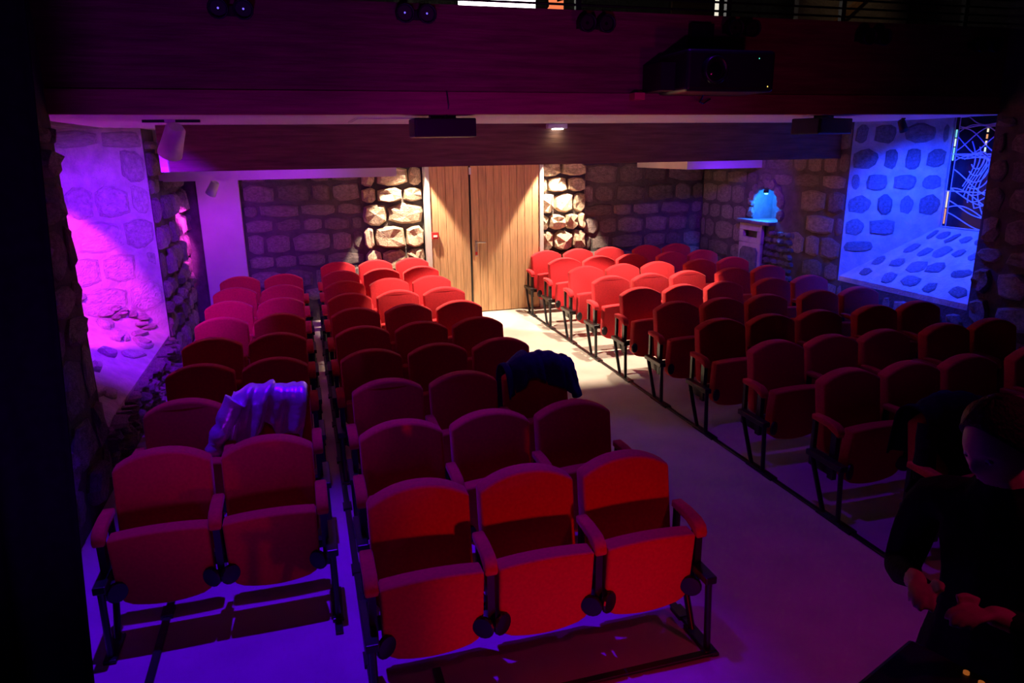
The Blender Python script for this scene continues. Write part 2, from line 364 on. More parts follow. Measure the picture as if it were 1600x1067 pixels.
# ------------------------------------------------------------------ left wall
LY0, LY1, LZ, LXB, LB1, LBZ = 2.42, 5.35, .46, -2.95, 4.50, 1.08
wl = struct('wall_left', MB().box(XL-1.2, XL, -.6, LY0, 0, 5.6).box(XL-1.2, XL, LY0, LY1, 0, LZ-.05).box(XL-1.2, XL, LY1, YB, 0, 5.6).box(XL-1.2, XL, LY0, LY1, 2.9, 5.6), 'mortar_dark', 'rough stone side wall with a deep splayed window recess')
lj = struct('wall_left_window_reveal', prism([(XL-.001, LY1), (XL-.001, LY1+.01), (LXB-.2, LY1+.01), (LXB-.2, LB1), (LXB, LB1)], LZ-.05, 2.9), 'mortar', 'far splayed reveal of the left recess lit magenta and violet')
ls = struct('wall_left_sill', MB().add([(XL-.01, LY0, LZ), (XL-.01, LY1, LZ), (LXB, LB1, LBZ), (LXB, LY0+.1, LBZ), (XL-.01, LY0, LZ-.06), (XL-.01, LY1, LZ-.06), (LXB-.2, LB1, LZ-.06), (LXB-.2, LY0+.1, LZ-.06), (LXB-.2, LB1, LBZ), (LXB-.2, LY0+.1, LBZ)],
    [(3,2,1,0), (1,5,4,0), (9,8,2,3), (5,6,7,4), (2,8,6,5,1), (4,7,9,3,0), (7,6,8,9)]), 'mortar', 'sloping stone sill of the left recess with rounded stones')
struct('wall_left_window_back', MB().box(LXB-.2, LXB-.02, LY0, LB1+.1, LBZ, 2.9), 'mortar_dark')
lu = Vector((LXB-XL, LB1-LY1, 0)).normalized(); ln = Vector((-lu.y, lu.x, 0))
if ln.y > 0: ln = -ln
lL = math.hypot(LXB-XL, LB1-LY1)
rng = random.Random(41)
courses(lj, PALE, 42, (XL, LY1, LZ), lu, (0,0,1), ln, lL, 2.3, (.16, .38), (.25, .6), .014, (.008, .030), skip=lambda a, b, w_, h_: b - h_*.3 < (LBZ-LZ)*a/lL, spin=.06)
for k in range(16):                                             # small packing stones at the foot of the reveal
    a = rng.uniform(.1, .95)*lL; b = (LBZ-LZ)*a/lL + rng.uniform(.03, .2)
    put_stone(lj, PROUGH, rng, (XL, LY1, LZ), lu, (0,0,1), ln, a, b, rng.uniform(.08,.18), rng.uniform(.04,.08), rng.uniform(.03,.07), .2)
sv = Vector((LXB-XL, 0, LBZ-LZ)).normalized(); sn = Vector((LBZ-LZ, 0, XL-LXB)).normalized()
for k in range(26):
    fr_ = rng.uniform(.08, .9); y = rng.uniform(LY0+.2, LY1-.15-.55*fr_)
    put_stone(ls, PROUGH, rng, (XL, y, LZ), (0,1,0), sv, sn, 0, fr_*1.18, rng.uniform(.16,.34), rng.uniform(.09,.18), rng.uniform(.03,.065), .5)
courses(wl, ROUGH, 44, (XL, -.5, 0.1), (0,1,0), (0,0,1), (1,0,0), LY0+.5, 2.5, (.2, .42), (.25, .55), .03, (.03, .09), spin=.08)
courses(wl, ROUGH, 45, (XL, LY0, 0.05), (0,1,0), (0,0,1), (1,0,0), LY1-LY0, LZ-.06, (.09, .17), (.10, .24), .02, (.04, .12), spin=.3)
courses(wl, ROUGH, 46, (XL, LY1, 0.1), (0,1,0), (0,0,1), (1,0,0), YB-LY1, 2.45, (.16, .32), (.2, .45), .03, (.02, .10), spin=.08)
# plaster pier in the back corner
struct('trim_1', MB().box(-1.75, -1.22, 7.43, YB, 0, 2.10), 'plaster', 'smooth plaster pier in the back left corner')

# ------------------------------------------------------------------ gallery, beams, ceiling
ceil = struct('ceiling', MB().box(XL-.3, XR+.3, YF+.04, YB, ZS, ZS+.12), 'plaster', 'pale plaster ceiling under the gallery')
MB().box(.05, .62, 3.0, 3.9, ZS-.006, ZS).box(.07, .60, 3.02, 3.88, ZS-.010, ZS-.004).obj('access_hatch', 'plaster', ceil)
gf = struct('wall_gallery_front', MB().box(XL-.3, XR+.3, YF, YF+.08, ZS+.15, 3.42), 'beam_wood', 'dark boarded front of the gallery across the whole hall')
struct('trim_2', MB().box(XL-.3, XR+.3, YF-.02, YF+.10, ZS-.004, ZS+.155), 'trim_wood', 'reddish wooden edge beam along the bottom of the gallery front')
struct('trim_3', MB().box(-1.66, XR+.02, 4.44, 4.66, 2.24, ZS+.02), 'beam_wood', 'heavy wooden beam crossing under the gallery ceiling')
struct('trim_4', MB().box(XL-.2, .745, 6.0, YB, 2.10, ZS+.01), 'plaster', 'boxed lower ceiling left of the entrance')
struct('trim_5', MB().box(4.78, XR+.1, 6.0, YB, 2.10, ZS+.01), 'plaster', 'boxed lower ceiling right of the entrance')
gfl = struct('floor_gallery', MB().box(XL-.3, XR+.3, YF+.08, YB, 2.82, 2.90), 'beam_wood', 'boarded gallery floor')
rail = thing('gallery_railing', 'dark gallery railing with thin horizontal bars above the boarded front', 'railing', (0, YF+.05, 3.42))
for k in range(5): MB().tube([(XL-.3, 0, .045+.066*k), (XR+.3, 0, .045+.066*k)], .009, 6).obj('bar', 'frame', rail)
for x in (-1.0, .4, 1.74, 3.05, 4.17, 5.5): MB().box(x-.022, x+.022, -.02, .02, 0, .42).obj('post', 'frame', rail)
# things glimpsed on the gallery
gl = thing('gallery_strip_light', 'bright white strip light glimpsed above the gallery front', 'light', (1.66, 4.5, 3.79))
MB().box(-.39, .39, -.06, .06, .0, .20).obj('diffuser', 'glow_white', gl); MB().box(-.43, .43, -.04, .07, .20, .25).obj('housing', 'white_metal', gl)
ob = thing('gallery_side_panel', 'small orange lit panel beside the strip light on the gallery', 'panel', (2.28, 4.5, 3.775))
MB().pad([(-.10, .0), (.10, .02), (.10, .12), (.03, .10), (-.02, .30), (-.08, .30), (-.05, .06)], 0, .03, .004).obj('lit_edge', 'glow_orange', ob)
gw = thing('gallery_wall_panel', 'tan lit wall panel with a sloping timber behind the gallery railing', 'panel', (5.02, 3.6, 2.9))
MB().box(-.42, .95, .03, .10, 0, 1.25).obj('board', 'mortar', gw)
MB().tube([(-.12, 0, .60), (.55, 0, 1.15)], .04, 4).obj('timber', 'oak', gw)
spot('gallery_panel_light', (5.2, 3.0, 4.5), (5.2, 3.63, 3.75), (1, .62, .32), 1.2, 80, .8)
gs = thing('gallery_door_slit', 'thin bright gap of a door ajar behind the gallery railing', 'door', (4.62, 5.2, 2.9))
MB().box(-.025, .025, 0, .02, .6, 1.40).obj('lit_gap', 'glow_slit', gs); MB().box(-.6, -.03, 0, .04, 0, 1.6).obj('leaf', 'beam_wood', gs)

# ------------------------------------------------------------------ entrance door
dr = bpy.data.objects.new('door_1', None); COL.objects.link(dr); dr.location = (0, 7.28, 0); dr['kind'] = 'structure'
dr['label'] = 'double entrance door of vertical oak boards, one leaf wider'
xs = [DX0 + i*.1165 for i in range(6)]; xs2 = [1.975 + i*(DX1-1.975)/9 for i in range(10)]
for a in (xs, xs2):
    for i in range(len(a)-1):
        bevel(MB().box(a[i]+.002, a[i+1]-.002, 0, .05, .012, DH).obj('board', 'oak', dr), .004, 1)
MB().box(1.953, 1.974, -.006, .05, .012, DH).obj('meeting_strip', 'frame', dr)
MB().box(DX0-.06, DX0-.002, -.02, .22, 0, DH+.06).box(DX1+.002, DX1+.06, -.02, .22, 0, DH+.06).box(DX0-.06, DX1+.06, -.02, .22, DH+.004, DH+.06).obj('door_frame', 'plaster', dr)
hd = MB().box(2.02, 2.055, -.012, 0, .86, 1.10).obj('handle_plate', 'steel', dr)
MB().tube([(2.037, -.01, 1.075), (2.037, -.055, 1.075), (2.06, -.06, 1.075), (2.17, -.06, 1.07)], .011, 8).obj('lever', 'steel', hd)
MB().box(2.022, 2.052, -.02, -.012, .88, .93).obj('lock_cover', 'red_plastic', hd)
MB().box(1.955, 1.985, -.03, -.006, 2.06, 2.16).obj('closer_arm', 'white_metal', dr)
MB().box(1.958, 1.970, -.02, -.006, .90, 1.16).obj('pull_bar', 'frame', dr)
al = thing('fire_alarm_box', 'small red fire alarm call point on the left edge of the door', 'alarm', (1.42, 7.28, 1.15))
bevel(MB().box(-.05, .05, -.045, 0, 0, .10).obj('housing', 'red_plastic', al), .006)
MB().box(-.028, .028, -.049, -.045, .03, .06).obj('glass_label', 'print_white', al)

# ------------------------------------------------------------------ theatre seats
def arch(w_, z0, z1, rise, rc=.015, n=13, bot=0.0, rb=.03):
    pts = [(-w_/2, z1-rc)]
    for i in range(n):
        t = -1 + 2*i/(n-1); pts.append((t*(w_/2-rc*.5), z1 + rise*(1-abs(t)**2.2)))
    pts.append((w_/2, z1-rc))
    pts.append((w_/2-.002, z0+rb))
    for i in range(n):
        t = 1 - 2*i/(n-1); pts.append((t*(w_/2-rb*.55), z0 - bot*(1-t*t) + (rb*.22 if abs(t) == 1 else 0)))
    pts.append((-w_/2+.002, z0+rb))
    return pts
ME_BACK = MB().pad(arch(.478, .33, .822, .072, .014), -.055, .045, .014, 3, .16, .88, .20).mesh('backrest', 'fabric')
ME_SHELL = MB().pad(arch(.43, .36, .785, .06, .02), .040, .058, .005, 1, .16, .88, .20).mesh('back_shell', 'frame')
ME_SEAT = MB().pad(arch(.462, .205, .588, .014, .014, bot=.035, rb=.05), -.345, -.245, .016, 3, -.10, .4).mesh('seat', 'fabric')
def arm_mesh():
    prof = [(-.10, .605), (-.10, .640), (-.20, .646), (-.30, .640), (-.345, .620), (-.360, .585), (-.355, .560), (-.32, .575), (-.25, .598)]
    m = MB(); m.pad([(y, z) for y, z in prof], -.031, .031, .010, 2)
    m.v = [(y_, x_, z_) for x_, y_, z_ in m.v]; m.f = [f[::-1] for f in m.f]
    return m.mesh('armrest', 'fabric')
ME_ARM = arm_mesh()
ME_POST = MB().box(-.017, .017, -.335, -.285, .25, .59).box(-.012, .012, -.285, -.10, .27, .33).box(-.014, .014, -.125, -.095, .27, .60).mesh('arm_post', 'frame')
ME_HINGE = {s: MB().lathe([(.050, 0), (.054, .006), (.054, .016), (.048, .022), (.012, .024)], (s*.226, -.345, .300), (-s*.55, -.83, .05), 16).mesh('hinge_cover', 'frame') for s in (-1, 1)}
for _m in ME_HINGE.values():
    for _p in _m.polygons: _p.use_smooth = False
PS, PR = .53, .807
ORD = ['first', 'second', 'third', 'fourth', 'fifth', 'sixth', 'seventh', 'eighth', 'ninth', 'tenth']
def chair(x, y, label, group, right_arm, left_arm=-.265, rx=0.0):
    t = thing('theatre_seat', label, 'theatre seat', (x, y, 0), rx, group)
    link('backrest', ME_BACK, t); link('back_shell', ME_SHELL, t); link('seat', ME_SEAT, t)
    for s in (-1, 1): link('hinge_cover', ME_HINGE[s], t)
    for ax in [left_arm] + ([.265] if right_arm else []):
        link('armrest', ME_ARM, t, (ax, 0, 0)); link('arm_post', ME_POST, t, (ax, 0, 0))
    return t
def leg_pair(x):
    m = MB()
    for s in (-1, 1): m.tube([(x, -.30 + s*.145, .375), (x, -.30 + s*.135, .34), (x, -.36 + s*.065, .012)], .0165, 8)
    return m
def row_frame(x0, x1, y, label, group, fx0=0.0, fx1=0.0):
    t = thing('seat_row_frame', label, 'seat frame', ((x0+x1)/2, y, 0), 0, group); h = (x1-x0)/2
    MB().box(-h, h, -.235, -.185, .30, .345).obj('crossbeam', 'frame', t)
    for x in (-h+fx0, h+fx1):
        bevel(MB().box(x-.03, x+.03, -.465, -.13, .365, .405).obj('bracket_plate', 'frame', t), .006)
        for s in (-1, 1): MB().tube([(x, -.30+s*.145, .385), (x, -.305+s*.135, .34), (x, -.39+s*.07, .012)], .017, 8).obj('leg', 'frame', t)
        bevel(MB().box(x-.03, x+.03, -.50, -.28, 0.0, .022).obj('foot', 'frame', t), .005)
dM = {1: -.02, 3: .03, 2: .012}
XLs, XRs, XR2s = -1.2545, 3.1348, 4.8425
for r in range(1, 11):
    y = (r-1)*PR; rb = 11 - r; o_back = ORD[rb-1]
    where = 'front row' if r == 1 else ('back row' if r == 10 else o_back + ' row from the back')
    names = ['at the left end', 'in the middle', ('' if r == 3 else 'beside the aisle')]
    extra = {}
    dx = dM.get(r, 0)
    for i in range(3):
        st = ' under dark blue coat' if (r == 3 and i == 2) else ' '
        chair(dx + i*PS, y, 'red theatre seat%s%s, centre block, %s' % (st, names[i], where), 'centre block seats', i == 2)
    row_frame(dx-.265, dx+2*PS+.265, y, 'black legs and crossbeam under centre block seats, %s' % where, 'centre block seat frames', -.02)
    if 2 <= r <= 9:
        lw = 'front row' if r == 2 else ('back row' if r == 9 else ORD[9-r] + ' row from the back')
        for i in range(2):
            st = ' under silver coat' if (r == 3 and i == 1) else ''
            chair(XLs + i*PS, y, 'red theatre seat%s %s, left block, %s' % (st, ['beside the wall', 'at the right'][i], lw), 'left block seats', i == 1)
        row_frame(XLs-.265, XLs+PS+.265, y, 'black legs and crossbeam under left block seats, %s' % lw, 'left block seat frames', 0, .03)
    for i in range(5):
        st = ' under the black coat' if (r == 1 and i == 0) else ''
        nm = ['beside the aisle', 'second from the aisle', 'third from the aisle', 'fourth from the aisle', 'nearest the right wall'][i]
        chair((XRs + i*PS) if i < 3 else (XR2s + (i-3)*PS), y, 'red theatre seat%s %s, right block, %s' % (st, nm, where), 'right block seats', i in (2, 4), -.325 if i == 0 else -.265)
    row_frame(XRs-.325, XRs+2*PS+.265, y, 'black seat frame under right block aisle seats, %s' % where, 'right block seat frames', -.045)
    row_frame(XR2s-.265, XR2s+PS+.265, y, 'black seat frame under right block wall seats, %s' % where, 'right block wall seat frames')
# floor tracks that carry the rows
def track(x, y0, y1, label):
    t = thing('floor_track', label, 'floor track', (x, 0, 0), 0, 'floor tracks')
    bevel(MB().box(-.02, .02, y0, y1, 0, .014).obj('bar', 'frame', t), .003, 1)
    k = y0 + .35
    while k < y1 - .1:
        MB().box(-.03, .03, k-.05, k+.05, .0, .020).obj('clamp', 'frame', t); k += PR
for x, y0, y1, lb in ((2.764, -.9, 7.0, 'long black floor track along the right side of the aisle'), (1.32, -.52, 6.95, 'black floor track along the left side of the aisle'),
        (-.30, -1.2, 6.95, 'black floor track under the left end of the centre block'), (-.43, .2, 6.4, 'black floor track under the right end of the left block'),
        (-1.31, -.5, 6.4, 'black floor track under the wall end of the left block'), (4.46, -.9, 7.0, 'black floor track between the two groups of right block seats'), (0.0, -1.2, -.2, 'short black floor track running forward under the front row')):
    track(x, y0, y1, lb)
tag(bevel(MB().box(-.30, 1.34, -.515, -.475, 0, .016).obj('front_track', 'frame'), .003, 1), 'black floor bar across the front of the centre block', 'floor track')

# ------------------------------------------------------------------ coats on seats
def coat(name, label, m, x, y, wid, fr_drop, bk_drop, seed, lean=0.0, puff=.05, sleeve=None, top=.90):
    rng = random.Random(seed); t = thing(name, label, 'coat', (x, y, 0))
    nu, nv = 40, 34; vs = []; fs = []
    ph = [rng.uniform(0, 6.28) for _ in range(8)]
    for j in range(nv):
        v = j/(nv-1); 
        for i in range(nu):
            u = i/(nu-1)*2-1
            fold = .016*math.sin(7*u+ph[0]+2.2*v) + .012*math.sin(13*u+ph[1]-4*v) + .007*math.sin(23*u+ph[2]+7*v)
            L1 = fr_drop*(1 + .16*math.sin(3*u+ph[3]) + .10*math.sin(8*u+ph[4])); L2 = bk_drop*(1+.12*math.sin(4*u+ph[5]))
            s_ = -L1 + v*(L1+L2)                               # arc length over the top
            R_ = .085
            zt = top + .04*(1-u*u) + puff*(1-u*u)*.8 + .012*math.sin(9*u+ph[6])
            if s_ < -R_*1.57: yy = -R_ - .16*( -s_-R_*1.57)*.3; zz = zt - R_ - (-s_ - R_*1.57)
            elif s_ > R_*1.57: yy = R_ + .02*(s_-R_*1.57); zz = zt - R_ - (s_-R_*1.57)
            else: a = s_/R_; yy = R_*math.sin(a); zz = zt - R_ + R_*math.cos(a)
            down = abs(s_)/max(L1, L2)
            xx = u*wid/2*(1 + .12*down) + lean*max(0, -s_) + fold*.5
            vs.append((xx, yy + fold*(-1 if s_ < 0 else 1)*(.6+down) - (.02 if s_ < 0 else 0), zz + fold*.4*(1-down)))
    for j in range(nv-1):
        for i in range(nu-1): fs.append((j*nu+i, j*nu+i+1, (j+1)*nu+i+1, (j+1)*nu+i))
    o = MB().add(vs, fs, True).obj('coat_body', m, t)
    sd = o.modifiers.new('solid', 'SOLIDIFY'); sd.thickness = .012; sd.offset = 1
    if sleeve:
        pts = [Vector(p) for p in sleeve]; P = []; Rr = []
        for k in range(len(pts)-1):
            for q in range(4): P.append(pts[k].lerp(pts[k+1], q/4) + Vector((0, .006*rng.uniform(-1,1), .008*rng.uniform(-1,1)))); Rr.append(.062 - .016*(k+q/4)/(len(pts)-1) + rng.uniform(-.010, .010))
        P.append(pts[-1]); Rr.append(.04)
        MB().tube(P, Rr, 12).obj('sleeve', m, t)
    return t
coat('silver_coat', 'shiny silver coat draped over a seat back in the left block', 'silver_cloth', XLs+PS-.01, 2*PR-.02, .47, .36, .30, 3, -.25, .01, [(-.20, -.11, .90), (-.27, -.14, .78), (-.33, -.17, .66), (-.37, -.19, .56)])
coat('navy_coat', 'dark blue coat slung over an aisle seat back of the centre block', 'navy_cloth', 2*PS+.04, 2*PR+.02, .50, .26, .42, 9, .10, .05, [(.20, .02, .90), (.28, .06, .83), (.33, .08, .70), (.37, .08, .58)])
coat('black_coat', 'black coat hung over the front aisle seat of the right block', 'black_cloth', XRs+.0, -.01, .54, .48, .40, 14, -.10, .05, [(-.22, -.08, .84), (-.28, -.13, .70), (-.31, -.16, .55)])

# ------------------------------------------------------------------ lamps and boxes under the gallery
def can_spot(label, loc, aim, track=False, sc=1.0, m='white_metal', g='glow_violet'):
    t = thing('spotlight', label, 'spotlight', loc)
    d = (Vector(aim) - Vector(loc)).normalized()
    c = Vector((0, 0, -.13*sc))
    MB().lathe([(.045*sc, -.11*sc), (.06*sc, -.09*sc), (.066*sc, .0), (.075*sc, .10*sc), (.066*sc, .10*sc), (.056*sc, .02*sc)], c, d, 20).obj('can', m, t)
    MB().lathe([(.052*sc, .035*sc), (.052*sc, .045*sc), (.02*sc, .052*sc)], c, d, 16).obj('lens', g, t)
    MB().tube([(0, 0, 0), (0, 0, -.05*sc), c - d*.05*sc], .009*sc, 8).obj('stem', m, t)
    MB().lathe([(.035*sc, 0), (.035*sc, -.02*sc), (.015*sc, -.028*sc)], (0,0,0), (0,0,1), 12).obj('ceiling_rose', m, t)
    if track: MB().box(-.20, .22, -.015, .015, -.022, 0).obj('track', 'frame', t)
    return Vector(loc) + c + d*.11*sc
e = can_spot('large white can spotlight on a track above the left recess', (-1.36, 3.30, ZS), (-2.2, 4.6, .8), True, 1.25)
spot('left_violet_spot_light', e, (-2.15, 4.85, 1.0), (0.17, 0.002, 1.0), 420, 100, .8, .04)
e = can_spot('small white spotlight under the boxed ceiling near the back corner', (-1.45, 6.55, 2.10), (-1.95, 6.95, 1.2), False, .85, g='glow_magenta')
spot('corner_magenta_light', e, (-2.02, 7.10, 1.35), (1.0, 0.05, 0.95), 320, 42, .4, .03)
spot('corner_violet_spill', e, (-0.9, 7.5, 1.2), (0.40, 0.01, 1.0), 22, 150, 1.0, .03)
e = can_spot('small black spotlight clamped inside the left recess', (-2.45, 2.75, 2.62), (-2.6, 4.6, 1.2), False, .9, 'black_plastic', 'glow_magenta')
spot('recess_magenta_light', e, (-3.05, 4.45, 1.15), (1.0, 0.035, 0.92), 620, 54, .25, .03)
e = can_spot('small dark spotlight on the ceiling above the right window', (5.72, 3.25, ZS), (6.6, 3.3, 1.1), False, .6, 'black_plastic', 'glow_blue')
spot('right_blue_spot_light', e, (6.65, 3.50, 1.1), (0.006, 0.030, 1.0), 620, 118, .8, .03)
# recessed warm downlights in front of the entrance
for x, y, wt, dg, lb, tx, ty in ((1.02, 7.00, 700, 62, 'warm downlight above the stones left of the door', 1.02, 7.14), (3.32, 7.00, 700, 64, 'warm downlight above the stones right of the door', 3.32, 7.14),
                      (1.25, 4.86, 520, 78, 'warm downlight behind the beam over the centre block', 1.55, 5.05), (3.45, 4.86, 520, 78, 'warm downlight behind the beam over the right block', 3.25, 5.05)):
    t = thing('downlight', lb, 'downlight', (x, y, ZS))
    MB().lathe([(.07, 0), (.075, -.006), (.055, -.012), (.05, -.004)], n=20).obj('ring', 'white_metal', t)
    MB().lathe([(.046, -.003), (.046, -.008), (.02, -.010)], n=16).obj('lens', 'glow_warm', t)
    spot('downlight_light', (x, y, ZS-.03), (tx, ty, 0), (1.0, 0.76, 0.56), wt, dg, .22, .03)
# wall washers added out of view behind the beam to tint the walls violet
for x, tgt, col, wt, ang, lb in ((-.5, (-.8, 7.5, 1.7), (0.36, 0.002, 1.0), 55, 90, 'added unseen wall washer on the back of the beam, left half'), (4.9, (5.9, 6.6, .95), (0.14, 0.002, 1.0), 170, 78, 'added unseen wall washer on the back of the beam, right half')):
    t = thing('added_washer', lb, 'added wall washer', (x, 4.66, 2.52))
    bevel(MB().box(-.12, .12, .005, .075, -.05, .05).obj('housing', 'black_plastic', t), .008)
    MB().box(-.10, .10, .075, .079, -.03, .03).obj('lens', 'glow_violet', t)
    spot('added_washer_light', (x, 4.76, 2.52), tgt, col, wt, ang, 1.0, .08)
ex = thing('emergency_light', 'small white emergency lamp glowing on the beam above the door', 'emergency light', (2.27, 4.40, 2.60))
bevel(MB().box(-.11, .11, -.04, .04, .012, .06).obj('housing', 'white_metal', ex), .006)
MB().box(-.045, .06, -.042, .03, 0, .012).obj('diffuser', 'glow_white', ex)
spot('emergency_light_glow', (2.27, 4.36, 2.585), (2.27, 4.44, 2.2), (1, .9, .55), .5, 150, 1, .02)
jb = thing('junction_box', 'small white box on the wall end of the beam', 'box', (-1.62, 4.40, 2.24))
bevel(MB().box(-.03, .04, -.04, .04, .0, .16).obj('cover', 'white_metal', jb), .005); MB().box(-.022, .032, -.043, -.04, .02, .05).obj('label_strip', 'print_white', jb)
def hung_speaker(label, loc, rz, wd):
    t = thing('ceiling_speaker', label, 'speaker', loc, rz)
    bevel(MB().box(-wd/2, wd/2, -.12, .16, -.165, -.025).obj('cabinet', 'black_plastic', t), .01)
    MB().box(-wd/2+.02, wd/2-.02, -.126, -.12, -.15, -.04).obj('grille', 'frame', t)
    MB().box(-.10, .10, -.03, .05, -.025, 0).obj('bracket', 'frame', t)
    return t
sp1 = hung_speaker('long black speaker under the gallery edge left of the door', (.68, 2.60, ZS), 0.0, .48)
MB().tube([(0, -.20, .16), (.01, -.20, .06), (0, -.19, 0), (0, -.10, -.02)], .006, 6).obj('cable', 'frame', sp1)
hung_speaker('long black speaker under the gallery edge near the right window', (4.30, 2.72, ZS), .35, .56)
# pairs of small stage lamps along the gallery front
for k, (x, z, g) in enumerate(((-.76, 3.32, 'glow_violet'), (.46, 3.335, 'glow_violet'), (1.83, 3.315, None), (3.10, 3.32, None), (4.40, 3.29, None), (5.64, 3.26, None))):
    t = thing('twin_lamp', ['black twin lamp on the gallery front nearest the left curtain', 'black twin lamp on the gallery front left of the strip light', 'black twin lamp on the gallery front just left of the projector',
        'black twin lamp on the gallery front just right of the projector', 'black twin lamp on the gallery front over the right block', 'black twin lamp on the gallery front nearest the right wall'][k], 'lamp', (x, YF, z), 0, 'twin lamps on the gallery front')
    for s in (-1, 1):
        MB().lathe([(.04, 0), (.06, .03), (.066, .12), (.056, .122), (.05, .09)], (s*.078, -.03, .01), (0, -1, -.15), 16).obj('can', 'black_plastic', t)
        MB().lathe([(.05, .088), (.012, .09)] , (s*.078, -.03, .01), (0, -1, -.15), 14).obj('lens', 'dark_glass', t)
        if g: MB().lathe([(.007, .092), (.005, .096), (.002, .098)], (s*.078, -.03, .012), (0, -1, -.15), 8).obj('bulb', g, t)
    MB().box(-.12, .12, -.03, 0, -.03, .03).obj('mount', 'black_plastic', t)
pj = thing('projector', 'bulky black video projector mounted on the gallery front', 'projector', (2.72, YF, 2.80))
bevel(MB().box(-.34, .42, -.52, -.06, 0, .30).obj('body', 'black_plastic', pj), .03, 3)
MB().lathe([(.10, 0), (.10, .05), (.085, .06), (.07, .03)], (-.12, -.52, .15), (0, -1, 0), 20).obj('lens_ring', 'frame', pj)
MB().lathe([(.07, .02), (.05, .035), (.01, .04)], (-.12, -.52, .15), (0, -1, 0), 16).obj('lens', 'dark_glass', pj)
MB().box(-.46, -.34, -.35, -.05, .02, .22).obj('side_module', 'black_plastic', pj)
MB().box(-.05, .15, -.06, 0, .05, .55).box(-.02, .12, -.30, 0, .30, .34).obj('bracket', 'frame', pj)
MB().tube([(.0, -.2, .0), (-.02, -.18, -.05), (.06, -.10, -.06), (.16, -.04, -.02)], .007, 6).obj('cable', 'frame', pj)
MB().lathe([(.007, 0), (.007, .004), (.002, .006)], (.27, -.515, .24), (0, -1, 0), 8).obj('green_led', 'led_green', pj)
MB().lathe([(.007, 0), (.007, .004), (.002, .006)], (.36, -.515, .04), (0, -1, 0), 8).obj('amber_led', 'led_amber', pj)
oc = tag(bevel(MB().box(2.16, 2.25, YF-.12, YF-.021, 2.765, 2.82).obj('small_orange_box', 'orange_card'), .004), 'small orange box beside the projector on the gallery edge', 'box')

# ------------------------------------------------------------------ black stage curtain on the left
def curtain():
    vs = []; fs = []; nu, nv = 60, 12
    for j in range(nv):
        z = 4.4*j/(nv-1); ex_ = -1.50 + .072*z
        for i in range(nu):
            u = i/(nu-1); x = ex_ - 1.5*u
            vs.append((x, -.02 + .045*math.sin(u*34) + .015*math.sin(u*71+1), z))
    for j in range(nv-1):
        for i in range(nu-1): fs.append((j*nu+i, j*nu+i+1, (j+1)*nu+i+1, (j+1)*nu+i))
    t = thing('stage_curtain', 'tall black stage curtain hanging at the left edge', 'curtain', (0, 0, 0))
    o = MB().add(vs, fs, True).obj('cloth', 'curtain', t); sd = o.modifiers.new('s', 'SOLIDIFY'); sd.thickness = .01
    MB().tube([(-2.8, -.02, 4.42), (-1.1, -.02, 4.42)], .025, 8).obj('hanging_bar', 'frame', t)
curtain()

